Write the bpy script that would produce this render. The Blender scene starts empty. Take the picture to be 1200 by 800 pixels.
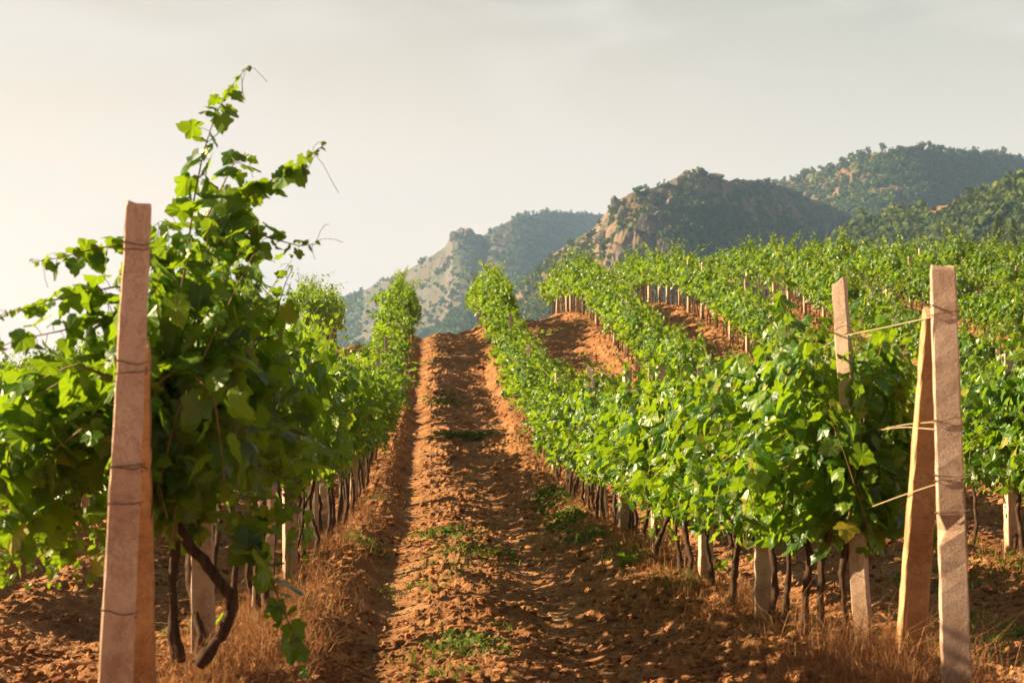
import bpy, bmesh, math, random
import numpy as np
from mathutils import Matrix, Vector

# ------------------------------------------------------------------ camera, light, exposure
S = bpy.context.scene
C = S.collection
F_PX, PITCH, YAW = 2000.0, math.atan(0.1), math.radians(2.72)      # focal length in pixels of the 1200 wide picture
SUN_EL, SUN_AZ = math.radians(28), math.radians(-82)               # azimuth clockwise from +Y (the row direction)
cam = bpy.data.cameras.new('camera')
cam.sensor_width, cam.lens = 36.0, F_PX / 1200 * 36
cam.clip_start, cam.clip_end = 0.1, 20000
cam.dof.use_dof, cam.dof.focus_distance, cam.dof.aperture_fstop = True, 17.0, 4.6
cam_o = bpy.data.objects.new('camera', cam)
C.objects.link(cam_o)
cam_o.rotation_euler = (math.pi / 2 + PITCH, 0, -YAW)
S.camera = cam_o

W = bpy.data.worlds.new('World')
S.world = W
W.use_nodes = True
nt = W.node_tree
nt.nodes.clear()
N = nt.nodes.new
out, bg, sky = N('ShaderNodeOutputWorld'), N('ShaderNodeBackground'), N('ShaderNodeTexSky')
sky.sky_type = 'NISHITA'
sky.sun_disc = False
sky.sun_elevation, sky.sun_rotation = SUN_EL, SUN_AZ % (2 * math.pi)
sky.air_density, sky.dust_density, sky.ozone_density = 1.0, 6.0, 1.0
bg.inputs['Strength'].default_value = 0.06
# thin veil of warm summer overcast laid over the clear sky, warmer towards the sun and the horizon
tc, sep = N('ShaderNodeTexCoord'), N('ShaderNodeSeparateXYZ')
nt.links.new(tc.outputs['Generated'], sep.inputs[0])
ramp = N('ShaderNodeValToRGB')
ramp.color_ramp.elements[0].position, ramp.color_ramp.elements[0].color = 0.0, (7.2, 6.3, 5.5, 1)
ramp.color_ramp.elements[1].position, ramp.color_ramp.elements[1].color = 0.8, (0.5, 0.62, 0.8, 1)
for p_, c_ in ((0.1, (6.6, 5.5, 4.55, 1)), (0.19, (5.1, 4.45, 3.75, 1)), (0.31, (2.85, 2.7, 2.2, 1)), (0.46, (0.8, 0.9, 1.0, 1))):
    e = ramp.color_ramp.elements.new(p_)
    e.color = c_
nt.links.new(sep.outputs['Z'], ramp.inputs['Fac'])
warm = N('ShaderNodeMapRange')                                      # 1 towards the sun side (-X), 0 away
warm.inputs['From Min'].default_value, warm.inputs['From Max'].default_value = 0.25, -0.45
nt.links.new(sep.outputs['X'], warm.inputs['Value'])
tint = N('ShaderNodeMix'); tint.data_type = 'RGBA'; tint.blend_type = 'MULTIPLY'
tint.inputs['B'].default_value = (1.32, 1.12, 1.0, 1)
nt.links.new(warm.outputs[0], tint.inputs['Factor'])
nt.links.new(ramp.outputs['Color'], tint.inputs['A'])
mp = N('ShaderNodeMapping')
mp.inputs['Scale'].default_value = (2.2, 2.2, 6.0)
mp.inputs['Rotation'].default_value = (0, 0.5, 0)
cl = N('ShaderNodeTexNoise')
cl.inputs['Scale'].default_value, cl.inputs['Detail'].default_value = 2.2, 6
cl.inputs['Distortion'].default_value = 0.8
nt.links.new(tc.outputs['Generated'], mp.inputs[0])
nt.links.new(mp.outputs[0], cl.inputs['Vector'])
cr = N('ShaderNodeMapRange')
cr.inputs['From Min'].default_value, cr.inputs['From Max'].default_value = 0.48, 0.75
cr.inputs['To Min'].default_value, cr.inputs['To Max'].default_value = 0.0, 0.75
nt.links.new(cl.outputs['Fac'], cr.inputs['Value'])
wisp = N('ShaderNodeMix'); wisp.data_type = 'RGBA'
wisp.inputs['B'].default_value = (5.0, 4.45, 3.95, 1)
nt.links.new(cr.outputs[0], wisp.inputs['Factor'])
nt.links.new(tint.outputs['Result'], wisp.inputs['A'])
veil = N('ShaderNodeMix'); veil.data_type = 'RGBA'
veil.inputs['Factor'].default_value = 0.92
nt.links.new(sky.outputs[0], veil.inputs['A'])
nt.links.new(wisp.outputs['Result'], veil.inputs['B'])
# the sky away from the sun side and behind the photographer is clearer and deeper
deep = N('ShaderNodeMapRange')
deep.inputs['From Min'].default_value, deep.inputs['From Max'].default_value = -0.5, 0.45
deep.inputs['To Min'].default_value, deep.inputs['To Max'].default_value = 0.45, 1.0
nt.links.new(sep.outputs['Y'], deep.inputs['Value'])
dm = N('ShaderNodeMix'); dm.data_type = 'RGBA'; dm.blend_type = 'MULTIPLY'
dm.inputs['Factor'].default_value = 1.0
nt.links.new(veil.outputs['Result'], dm.inputs['A'])
nt.links.new(deep.outputs[0], dm.inputs['B'])
nt.links.new(dm.outputs['Result'], bg.inputs['Color'])
nt.links.new(bg.outputs[0], out.inputs[0])

sun = bpy.data.lights.new('sun', 'SUN')
sun.energy, sun.angle, sun.color = 5.0, math.radians(0.6), (1.0, 0.76, 0.46)
sun_o = bpy.data.objects.new('sun', sun)
C.objects.link(sun_o)
sd = Vector((math.sin(SUN_AZ) * math.cos(SUN_EL), math.cos(SUN_AZ) * math.cos(SUN_EL), math.sin(SUN_EL)))
sun_o.rotation_euler = (-sd).to_track_quat('-Z', 'Y').to_euler()

S.view_settings.view_transform = 'Standard'
S.view_settings.look = 'None'
S.view_settings.exposure = 1.8
S.view_settings.gamma = 1.0
S.view_settings.use_curve_mapping = False
S.render.engine = 'CYCLES'
S.cycles.use_denoising = True
S.cycles.denoiser = 'OPENIMAGEDENOISE'
S.cycles.max_bounces = 6
S.cycles.diffuse_bounces = 3
S.cycles.transmission_bounces = 4
S.cycles.sample_clamp_indirect = 6

# ------------------------------------------------------------------ picture <-> world measuring
FW = np.array([math.sin(YAW) * math.cos(PITCH), math.cos(YAW) * math.cos(PITCH), math.sin(PITCH)])
RT = np.array([math.cos(YAW), -math.sin(YAW), 0.0])
UP = np.cross(RT, FW)


def at(px, py, Y):
    """world point at distance Y along the rows seen at this place of the 1200x800 photograph"""
    d = FW + (px - 600) / F_PX * RT + (400 - py) / F_PX * UP
    return d * (Y / d[1])


# ------------------------------------------------------------------ noise
def _hash(ix, iy, seed):
    h = (ix.astype(np.int64) * 374761393 + iy.astype(np.int64) * 668265263 + seed * 974711) & 0xffffffff
    h = ((h ^ (h >> 13)) * 1274126177) & 0xffffffff
    h = ((h ^ (h >> 16)) * 2246822519) & 0xffffffff
    return ((h ^ (h >> 15)) & 0xffffff) / float(0xffffff)


def vn(x, y, seed=0):
    x, y = np.asarray(x, float), np.asarray(y, float)
    ix, iy = np.floor(x), np.floor(y)
    fx, fy = x - ix, y - iy
    fx, fy = fx * fx * (3 - 2 * fx), fy * fy * (3 - 2 * fy)
    a, b = _hash(ix, iy, seed), _hash(ix + 1, iy, seed)
    c, d = _hash(ix, iy + 1, seed), _hash(ix + 1, iy + 1, seed)
    return (a + (b - a) * fx) * (1 - fy) + (c + (d - c) * fx) * fy


def fbm(x, y, seed=0, octv=4, gain=0.5):
    s, a, t = 0.0, 1.0, 0.0
    for o in range(octv):
        s = s + a * (vn(x * 2 ** o + 17.3 * o, y * 2 ** o - 9.1 * o, seed + o) - 0.5)
        t += a
        a *= gain
    return s / t


def sst(x, a, b):
    t = np.clip((x - a) / (b - a), 0, 1)
    return t * t * (3 - 2 * t)


# ------------------------------------------------------------------ terrain
ROW0, PITCH_X = -1.17, 3.45
_Y = [-60, 0, 5, 7, 9.5, 12, 14.5, 17, 22, 25, 30, 34.5, 40, 45, 48, 50, 55, 60, 65, 70, 76, 83, 90, 100, 120, 170, 240, 5000]
_Z = [-2.5, -1.25, -1.14, -1.02, -.89, -.92, -.80, -.55, -.28, -.12, .43, 1.12, 2.2, 3.25, 3.95, 4.4, 5.55, 6.6, 7.45, 8.1, 8.65, 9.1, 9.3, 9.2, 8, 2, -12, -25]
_GX = [-300, -40, -20, -11.5, -8, -4.6, -3, -1.2, .5, 2.3, 5.7, 9, 12.6, 16, 19.5, 26, 40, 80, 300]
_GV = [-12, -8, -5, -3.0, -2.2, -1.45, -1.4, -1.05, -.85, -.6, .05, .38, .6, .8, .85, 1.0, 1.4, 3, 5]


def smooth_table(a, b, lo, hi, step, w):
    g = np.arange(lo, hi, step)
    v = np.interp(g, a, b)
    k = np.ones(w) / w
    vp = np.pad(v, w, mode='edge')
    vp = np.convolve(np.convolve(vp, k, 'same'), k, 'same')[w:-w]
    return g, vp


YG, YV = smooth_table(_Y, _Z, -60, 400, 0.25, 13)
XG, XV = smooth_table(_GX, _GV, -300, 300, 0.5, 7)


def z_smooth(X, Y):
    X, Y = np.asarray(X, float), np.asarray(Y, float)
    base = np.interp(Y, YG, YV)
    base = np.where(Y > 399, np.interp(Y, _Y, _Z), base)
    h = sst(Y, 22, 66) * (1 - sst(Y, 160, 400))
    return base + np.interp(X, XG, XV) * h + 1.3 * sst(Y, 74, 100) * sst(X, 4.5, 9.5) * (1 - sst(Y, 130, 220))


def berm(X, Y):
    """banked strip under each row of vines, worked alley with two wheel ruts between"""
    wob = 0.12 * (vn(X * 0.0 + np.floor((X - ROW0) / PITCH_X) * 7.7, Y * 0.35, 5) - 0.5)
    t = np.mod(X - ROW0 + wob, PITCH_X)
    hgt = 0.15 + 0.05 * (vn(X * .3, Y * .5, 9) - .5)
    b = hgt * (1 - sst(t, 0.36, 0.74)) + hgt * sst(t, 2.72, 3.15)
    r = -0.055 * np.exp(-((t - 0.84) / 0.17) ** 2) - 0.065 * np.exp(-((t - 2.2) / 0.18) ** 2)
    hump = 0.035 * np.exp(-((t - 1.5) / 0.28) ** 2)
    return b + r + hump, t


def z_ground(X, Y):
    """ground height without the finest clods: what objects stand on"""
    b, t = berm(np.asarray(X, float), np.asarray(Y, float))
    return z_smooth(X, Y) + b * (1 - sst(np.asarray(Y, float), 110, 160))


def z_detail(X, Y):
    b, t = berm(X, Y)
    near = 1 - sst(Y, 100, 150)
    rut = np.exp(-((t - 0.84) / 0.2) ** 2) + 0.6 * np.exp(-((t - 2.2) / 0.2) ** 2)
    rough = np.clip(1 - 0.9 * rut, 0.1, 1)
    z = 0.09 * fbm(X * 0.7, Y * 0.55, 21, 3)
    z = z + rough * 0.085 * fbm(X * 3.3, Y * 4.2, 31, 4, 0.6)
    c1 = vn(X * 8.5, Y * 8.5, 41)
    c2 = vn(X * 17, Y * 17, 43)
    z = z + rough * (0.05 * np.maximum(c1 - 0.5, 0) * 2 + 0.042 * np.maximum(c2 - 0.5, 0) * 2)
    z = z + (0.3 + 0.7 * rough) * 0.020 * (vn(X * 36, Y * 36, 47) - .5)
    # cross ridges left by the cultivator, stronger on the slope
    fur = np.sin(Y * 7.2 + 5 * fbm(X * 1.1, Y * 0.5, 51, 2) + 0.9 * X) * (0.012 + 0.028 * sst(Y, 16, 40)) * np.clip(vn(X * .8, Y * .35, 53) * 1.6 - .2, 0, 1)
    z = z + fur * (1 - 0.6 * rut)
    # tyre lugs pressed in the lit rut
    lug = np.exp(-((t - 0.84) / 0.14) ** 2) * (np.sin(Y * 46 + np.sign(t - .84) * 1.2) > 0.1) * (np.abs(np.abs(t - 0.84) - 0.07) < 0.05)
    z = z + 0.010 * lug * (Y < 30)
    return z_smooth(X, Y) + near * (b + z)


# ------------------------------------------------------------------ object helpers
def mesh_np(name, V, tris=None, quads=None, smooth=False):
    V = np.asarray(V, np.float32).reshape(-1, 3)
    tris = np.zeros((0, 3), np.int32) if tris is None else np.asarray(tris, np.int32).reshape(-1, 3)
    quads = np.zeros((0, 4), np.int32) if quads is None else np.asarray(quads, np.int32).reshape(-1, 4)
    me = bpy.data.meshes.new(name)
    nl = tris.size + quads.size
    me.vertices.add(len(V))
    me.vertices.foreach_set('co', V.ravel())
    me.loops.add(nl)
    me.loops.foreach_set('vertex_index', np.concatenate([tris.ravel(), quads.ravel()]).astype(np.int32))
    me.polygons.add(len(tris) + len(quads))
    st = np.concatenate([np.arange(len(tris)) * 3, tris.size + np.arange(len(quads)) * 4]).astype(np.int32)
    me.polygons.foreach_set('loop_start', st)
    me.polygons.foreach_set('use_smooth', np.full(len(st), bool(smooth)))
    me.update(calc_edges=True)
    me.validate()
    return me


class MB:
    """collects pieces of ONE mesh"""

    def __init__(s):
        s.v, s.t, s.q, s.n = [], [], [], 0

    def add(s, V, tris=None, quads=None):
        V = np.asarray(V, float).reshape(-1, 3)
        s.v.append(V)
        if tris is not None and len(tris):
            s.t.append(np.asarray(tris).reshape(-1, 3) + s.n)
        if quads is not None and len(quads):
            s.q.append(np.asarray(quads).reshape(-1, 4) + s.n)
        s.n += len(V)

    def tube(s, pts, rad, sides=6, cap=True, rng=None, rough=0.0):
        pts = np.asarray(pts, float)
        n = len(pts)
        rad = np.broadcast_to(np.asarray(rad, float), (n,))
        d = np.gradient(pts, axis=0)
        d /= np.linalg.norm(d, axis=1, keepdims=True) + 1e-9
        ref = np.array([0.31, 0.93, 0.17])
        a = np.cross(d, ref)
        a /= np.linalg.norm(a, axis=1, keepdims=True) + 1e-9
        b = np.cross(d, a)
        th = np.arange(sides) / sides * 2 * math.pi
        rr = rad[:, None] * np.ones((n, sides))
        if rough and rng is not None:
            rr = rr * (1 + rough * (rng.random((n, sides)) - .5))
        V = pts[:, None, :] + rr[..., None] * (np.cos(th)[None, :, None] * a[:, None, :] + np.sin(th)[None, :, None] * b[:, None, :])
        i, j = np.meshgrid(np.arange(n - 1), np.arange(sides), indexing='ij')
        k = (j + 1) % sides
        q = np.stack([i * sides + j, i * sides + k, (i + 1) * sides + k, (i + 1) * sides + j], -1).reshape(-1, 4)
        V = V.reshape(-1, 3)
        t = []
        if cap:
            V = np.vstack([V, pts[-1] + d[-1] * rad[-1] * 0.3])
            t = [(( n - 1) * sides + x, (n - 1) * sides + (x + 1) % sides, n * sides) for x in range(sides)]
        s.add(V, t, q)

    def mesh(s, name, smooth=False):
        return mesh_np(name, np.vstack(s.v), np.vstack(s.t) if s.t else None, np.vstack(s.q) if s.q else None, smooth)


def obj(name, me, mat=None, parent=None, loc=None):
    o = bpy.data.objects.new(name, me)
    C.objects.link(o)
    if mat is not None and not me.materials:
        me.materials.append(mat)
    if parent is not None:
        o.parent = parent
    if loc is not None:
        o.location = loc
    return o


def tag(o, label, cat, group=None):
    o['label'], o['category'] = label, cat
    if group:
        o['group'] = group
    return o


def thing(name, label, cat, loc=(0, 0, 0), rz=0.0, group=None):
    o = bpy.data.objects.new(name, None)
    o.empty_display_size = 0.1
    C.objects.link(o)
    o.location, o.rotation_euler = loc, (0, 0, rz)
    return tag(o, label, cat, group)


def kind(o, k):
    o['kind'] = k
    return o


# ------------------------------------------------------------------ materials
def mat(name):
    m = bpy.data.materials.new(name)
    m.use_nodes = True
    t = m.node_tree
    return m, t, t.nodes['Principled BSDF'], t.nodes.new, t.links.new


def noise(t, scale, detail=4, rough=0.55, vec=None, coord='Object', dist=0.0):
    n = t.nodes.new('ShaderNodeTexNoise')
    n.inputs['Scale'].default_value, n.inputs['Detail'].default_value, n.inputs['Roughness'].default_value = scale, detail, rough
    n.inputs['Distortion'].default_value = dist
    if vec is None:
        c = t.nodes.new('ShaderNodeTexCoord')
        vec = c.outputs[coord]
    t.links.new(vec, n.inputs['Vector'])
    return n


def ramp_of(t, src, stops):
    r = t.nodes.new('ShaderNodeValToRGB')
    el = r.color_ramp.elements
    while len(el) < len(stops):
        el.new(0.5)
    for e, (p, c) in zip(el, stops):
        e.position, e.color = p, (*c, 1)
    t.links.new(src, r.inputs['Fac'])
    return r


def bump(t, b, src, strength, dist):
    n = t.nodes.new('ShaderNodeBump')
    n.inputs['Strength'].default_value, n.inputs['Distance'].default_value = strength, dist
    t.links.new(src, n.inputs['Height'])
    t.links.new(n.outputs[0], b.inputs['Normal'])
    return n


def mix_rgb(t, fac, a, b, blend='MIX'):
    m = t.nodes.new('ShaderNodeMix')
    m.data_type, m.blend_type = 'RGBA', blend
    for s_, v in (('Factor', fac), ('A', a), ('B', b)):
        if isinstance(v, (int, float)):
            m.inputs[s_].default_value = v
        elif isinstance(v, tuple):
            m.inputs[s_].default_value = (*v, 1)
        else:
            t.links.new(v, m.inputs[s_])
    return m.outputs['Result']


def soil_material(name, bumpy=True, per_island=False):
    m, t, b, new, link = mat(name)
    n1 = noise(t, 1.3, 6, 0.6)
    n2 = noise(t, 14, 5, 0.65)
    c1 = ramp_of(t, n1.outputs['Fac'], ((0.3, (0.25, 0.113, 0.047)), (0.5, (0.37, 0.175, 0.075)), (0.66, (0.48, 0.255, 0.122)), (0.8, (0.54, 0.335, 0.185))))
    c2 = ramp_of(t, n2.outputs['Fac'], ((0.3, (0.62, 0.6, 0.58)), (0.55, (1, 1, 1)), (0.75, (1.25, 1.22, 1.15))))
    col = mix_rgb(t, 1.0, c1.outputs[0], c2.outputs[0], 'MULTIPLY')
    if per_island:
        g = new('ShaderNodeNewGeometry')
        r = ramp_of(t, g.outputs['Random Per Island'], ((0, (0.62, 0.6, 0.58)), (1, (1.4, 1.42, 1.45))))
        col = mix_rgb(t, 1.0, col, r.outputs[0], 'MULTIPLY')
    link(col, b.inputs['Base Color'])
    b.inputs['Roughness'].default_value = 0.95
    b.inputs['Specular IOR Level'].default_value = 0.15
    if bumpy:
        n3 = noise(t, 38, 7, 0.72)
        bump(t, b, n3.outputs['Fac'], 0.9, 0.03)
    return m


def leaf_material(name, stops, trans, fac=0.4, rough=0.42, spec=0.5):
    m, t, b, new, link = mat(name)
    g = new('ShaderNodeNewGeometry')
    r = ramp_of(t, g.outputs['Random Per Island'], stops)
    o = new('ShaderNodeObjectInfo')
    ob = ramp_of(t, o.outputs['Random'], ((0, (0.82, 0.86, 0.8)), (1, (1.14, 1.1, 1.05))))
    col = mix_rgb(t, 1.0, r.outputs[0], ob.outputs[0], 'MULTIPLY')
    under = mix_rgb(t, 0.3, col, (0.17, 0.19, 0.06))
    col2 = mix_rgb(t, g.outputs['Backfacing'], col, under)
    link(col2, b.inputs['Base Color'])
    b.inputs['Roughness'].default_value = rough
    b.inputs['Specular IOR Level'].default_value = spec
    nz = noise(t, 60, 3, 0.6)
    bump(t, b, nz.outputs['Fac'], 0.25, 0.01)
    tr = new('ShaderNodeBsdfTranslucent')
    tcol = mix_rgb(t, 1.0, ob.outputs[0], trans, 'MULTIPLY')
    link(tcol, tr.inputs['Color'])
    mx = new('ShaderNodeMixShader')
    mx.inputs[0].default_value = fac
    link(b.outputs[0], mx.inputs[1])
    link(tr.outputs[0], mx.inputs[2])
    link(mx.outputs[0], t.nodes['Material Output'].inputs[0])
    return m


def plain(name, stops, scale=8, rough=0.85, bmp=0.4, bdist=0.01, detail=5, stretch=None, spec=0.3):
    m, t, b, new, link = mat(name)
    vec = None
    if stretch:
        c, mpn = new('ShaderNodeTexCoord'), new('ShaderNodeMapping')
        mpn.inputs['Scale'].default_value = stretch
        link(c.outputs['Object'], mpn.inputs[0])
        vec = mpn.outputs[0]
    n = noise(t, scale, detail, 0.65, vec)
    r = ramp_of(t, n.outputs['Fac'], stops)
    link(r.outputs[0], b.inputs['Base Color'])
    b.inputs['Roughness'].default_value = rough
    b.inputs['Specular IOR Level'].default_value = spec
    if bmp:
        n2 = noise(t, scale * 3.5, 5, 0.7, vec)
        bump(t, b, n2.outputs['Fac'], bmp, bdist)
    return m


def concrete_material(name, a, b_, c_):
    m, t, b, new, link = mat(name)
    n1 = noise(t, 5, 6, 0.65)
    r = ramp_of(t, n1.outputs['Fac'], ((0.3, a), (0.5, b_), (0.7, c_)))
    n2 = noise(t, 130, 3, 0.6)
    sp = ramp_of(t, n2.outputs['Fac'], ((0.28, (0.55, 0.5, 0.46)), (0.42, (1, 1, 1)), (0.8, (1.1, 1.08, 1.05))))
    o = new('ShaderNodeObjectInfo')
    ob = ramp_of(t, o.outputs['Random'], ((0, (0.8, 0.78, 0.78)), (1, (1.08, 1.06, 1.04))))
    col = mix_rgb(t, 1.0, mix_rgb(t, 1.0, r.outputs[0], sp.outputs[0], 'MULTIPLY'), ob.outputs[0], 'MULTIPLY')
    mpn, c = new('ShaderNodeMapping'), new('ShaderNodeTexCoord')
    mpn.inputs['Scale'].default_value = (4.5, 4.5, 1.6)
    link(c.outputs['Object'], mpn.inputs[0])
    st = noise(t, 1.0, 5, 0.6, mpn.outputs[0])
    sr = ramp_of(t, st.outputs['Fac'], ((0.36, (0.62, 0.52, 0.44)), (0.5, (1, 1, 1))))
    col = mix_rgb(t, 0.55, col, mix_rgb(t, 1.0, col, sr.outputs[0], 'MULTIPLY'))
    sz_ = new('ShaderNodeSeparateXYZ'); link(c.outputs['Object'], sz_.inputs[0])
    add = new('ShaderNodeMath'); add.operation = 'MULTIPLY_ADD'; add.inputs[1].default_value = 0.5
    link(n1.outputs['Fac'], add.inputs[0]); link(sz_.outputs['Z'], add.inputs[2])
    mud = ramp_of(t, add.outputs[0], ((0.26, (0.7, 0.7, 0.7)), (0.55, (0, 0, 0))))
    col = mix_rgb(t, mud.outputs[0], col, (0.27, 0.14, 0.07))
    n5 = noise(t, 2.6, 7, 0.75, None, 'Object', 1.2)
    crack = ramp_of(t, n5.outputs['Fac'], ((0.47, (1, 1, 1)), (0.497, (0.6, 0.52, 0.46)), (0.525, (1, 1, 1))))
    col = mix_rgb(t, 0.6, col, mix_rgb(t, 1.0, col, crack.outputs[0], 'MULTIPLY'))
    link(col, b.inputs['Base Color'])
    b.inputs['Roughness'].default_value = 0.9
    b.inputs['Specular IOR Level'].default_value = 0.2
    bump(t, b, n2.outputs['Fac'], 0.35, 0.006)
    return m


M_SOIL = soil_material('soil')
M_CLOD = soil_material('soil_clods', True, True)
M_LEAF = leaf_material('vine_leaf', ((0.0, (0.010, 0.048, 0.003)), (0.42, (0.030, 0.105, 0.004)), (0.8, (0.08, 0.185, 0.006)), (0.955, (0.16, 0.26, 0.012)), (0.985, (0.34, 0.28, 0.03))), (0.38, 0.6, 0.015), 0.37, 0.36, 0.5)
M_CANE = plain('green_cane', ((0.3, (0.16, 0.13, 0.04)), (0.7, (0.24, 0.13, 0.06))), 9, 0.7, 0.2)
M_BARK = plain('vine_bark', ((0.3, (0.045, 0.026, 0.017)), (0.55, (0.11, 0.062, 0.038)), (0.75, (0.2, 0.125, 0.08))), 6, 0.95, 0.9, 0.02, 6, (9, 9, 1.3))
M_POST = concrete_material('pinkish_concrete', (0.47, 0.35, 0.275), (0.59, 0.45, 0.355), (0.67, 0.54, 0.45))
M_POST2 = concrete_material('ochre_concrete', (0.46, 0.28, 0.14), (0.58, 0.37, 0.2), (0.66, 0.46, 0.28))
M_WIRE = plain('rusty_wire', ((0.35, (0.11, 0.06, 0.035)), (0.7, (0.24, 0.15, 0.09))), 30, 0.7, 0.2, 0.004)
M_PALE = plain('dry_bound_wire', ((0.35, (0.36, 0.27, 0.15)), (0.7, (0.52, 0.42, 0.27))), 30, 0.8, 0.3, 0.004)
M_DRY = leaf_material('dry_grass', ((0, (0.2, 0.068, 0.032)), (0.5, (0.36, 0.15, 0.075)), (1, (0.56, 0.31, 0.16))), (0.4, 0.18, 0.075), 0.25, 0.8, 0.15)
M_GRASS = leaf_material('green_grass', ((0, (0.04, 0.09, 0.012)), (0.6, (0.09, 0.15, 0.02)), (1, (0.2, 0.22, 0.05))), (0.22, 0.32, 0.04), 0.3, 0.7, 0.2)

# ------------------------------------------------------------------ ground: one sheet, fine near the camera, out to the horizon
def build_ground():
    s_f = np.arange(-0.30, 0.40, 0.00085)
    s_l = -0.30 - np.cumsum(0.00085 * 1.07 ** np.arange(1, 130)); s_l = s_l[s_l > -9]
    s_r = 0.40 + np.cumsum(0.00085 * 1.07 ** np.arange(1, 130)); s_r = s_r[s_r < 9]
    s = np.concatenate([s_l[::-1], s_f, s_r])
    y = [-8.0]
    while y[-1] < 6000:
        Y = y[-1]
        st = 0.25 if Y < 3 else (0.06 if Y < 6 else (0.0031 * Y if Y < 95 else (0.03 * Y if Y < 140 else 0.12 * Y)))
        y.append(Y + st)
    y = np.array(y)
    X = s[None, :] * (y[:, None] + 9.5)
    Y = np.broadcast_to(y[:, None], X.shape)
    Z = z_detail(X, Y)
    nr, nc = X.shape
    V = np.stack([X, Y, Z], -1).reshape(-1, 3)
    i, j = np.meshgrid(np.arange(nr - 1), np.arange(nc - 1), indexing='ij')
    a = (i * nc + j).ravel()
    q = np.stack([a, a + 1, a + nc + 1, a + nc], -1)
    return mesh_np('ground', V, None, q, False)


kind(obj('ground', build_ground(), M_SOIL), 'structure')

# ------------------------------------------------------------------ hills
def hill_material(name, rock, grass, green, shrub_scale, cover):
    m, t, b, new, link = mat(name)
    n1 = noise(t, 1 / 60, 7, 0.62)
    n2 = noise(t, 1 / shrub_scale, 6, 0.7)
    n3 = noise(t, 1 / 9, 6, 0.7)
    ground = mix_rgb(t, ramp_of(t, n1.outputs['Fac'], ((0.42, (0, 0, 0)), (0.6, (1, 1, 1)))).outputs[0], grass, rock)
    var = ramp_of(t, n3.outputs['Fac'], ((0.3, (0.72, 0.72, 0.72)), (0.7, (1.22, 1.2, 1.18))))
    ground = mix_rgb(t, 1.0, ground, var.outputs[0], 'MULTIPLY')
    g = new('ShaderNodeNewGeometry')
    sp = new('ShaderNodeSeparateXYZ')
    link(g.outputs['Normal'], sp.inputs[0])
    st = ramp_of(t, sp.outputs['Z'], ((0.35, (1, 1, 1)), (0.62, (0, 0, 0))))
    ground = mix_rgb(t, st.outputs[0], ground, mix_rgb(t, 1.0, rock, var.outputs[0], 'MULTIPLY'))
    mask = ramp_of(t, n2.outputs['Fac'], ((cover, (0, 0, 0)), (cover + 0.06, (1, 1, 1))))
    flat = new('ShaderNodeMath'); flat.operation = 'MULTIPLY'
    inv = new('ShaderNodeMath'); inv.operation = 'SUBTRACT'; inv.inputs[0].default_value = 1.0
    link(st.outputs[0], inv.inputs[1])
    link(mask.outputs[0], flat.inputs[0]); link(inv.outputs[0], flat.inputs[1])
    link(mix_rgb(t, flat.outputs[0], ground, green), b.inputs['Base Color'])
    b.inputs['Roughness'].default_value = 1.0
    b.inputs['Specular IOR Level'].default_value = 0.0
    bump(t, b, n3.outputs['Fac'], 0.8, 4.0)
    return m


class Hill:
    def __init__(s, name, prof, lf, zf, m, seed, amp=0.06, rough=3.0, nu=900, nv=170, crag=None, p=1.0):
        prof = np.array(prof, float)
        u = np.linspace(prof[0, 0], prof[-1, 0], nu)
        py = np.interp(u, prof[:, 0], prof[:, 1])
        D = np.interp(u, prof[:, 0], prof[:, 2])
        k = np.ones(9) / 9
        D = np.convolve(np.pad(D, 12, mode='edge'), np.ones(25) / 25, 'valid')
        R = np.array([at(a, b, d) for a, b, d in zip(u, py, D)])
        v = np.concatenate([np.linspace(0, 1, nv), 1 + np.linspace(0.02, 0.6, 18)])
        Yr = R[:, 1]
        Yv = Yr[None, :] - lf * (1 - v[:, None])
        Xv = R[:, 0][None, :] * (Yv / Yr[None, :])
        vv = np.clip(v, 0, 1)[:, None]
        prof_v = vv ** p * (1 - 0.12 * np.sin(vv * math.pi))
        back = np.clip(v - 1, 0, 9)[:, None]
        z = zf + (R[:, 2][None, :] - zf) * (prof_v - 0.9 * back - 0.6 * back ** 2)
        H = (R[:, 2] - zf)[None, :]
        env = np.sin(np.clip(vv, 0, 1) * math.pi) ** 0.7 * (v[:, None] <= 1)
        L = lf * 0.35
        gul = 0.5 - np.abs(fbm(Xv / L, Yv / (L * 1.6), seed, 6, 0.6)) * 4
        z = z + H * amp * env * gul
        z = z + rough * fbm(Xv / 26, Yv / 26, seed + 9, 5, 0.6) * (0.35 + 0.65 * env)
        if crag is not None:
            for (cu, cv, su, sv, a) in crag:
                w = np.exp(-((u[None, :] - cu) / su) ** 2 - ((v[:, None] - cv) / sv) ** 2)
                blk = np.abs(fbm(Xv / 34, Yv / 34, seed + 77, 5, 0.62))
                z = z + w * a * (0.6 - 4.0 * blk)
        s.P = np.stack([Xv, Yv, z], -1)
        s.u, s.v = u, v
        nr, nc = Xv.shape
        i, j = np.meshgrid(np.arange(nr - 1), np.arange(nc - 1), indexing='ij')
        a = (i * nc + j).ravel()
        q = np.stack([a, a + 1, a + nc + 1, a + nc], -1)
        s.o = kind(obj(name, mesh_np(name, s.P.reshape(-1, 3), None, q, False), m), 'structure')

    def sample(s, px, v):
        fu = np.clip((np.asarray(px, float) - s.u[0]) / (s.u[1] - s.u[0]), 0, len(s.u) - 1.001)
        fv = np.interp(v, s.v, np.arange(len(s.v)))
        i, j = np.floor(fv).astype(int), np.floor(fu).astype(int)
        i = np.minimum(i, len(s.v) - 2)
        a, b = (fv - i)[..., None], (fu - j)[..., None]
        P = s.P
        return (P[i, j] * (1 - b) + P[i, j + 1] * b) * (1 - a) + (P[i + 1, j] * (1 - b) + P[i + 1, j + 1] * b) * a


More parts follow.
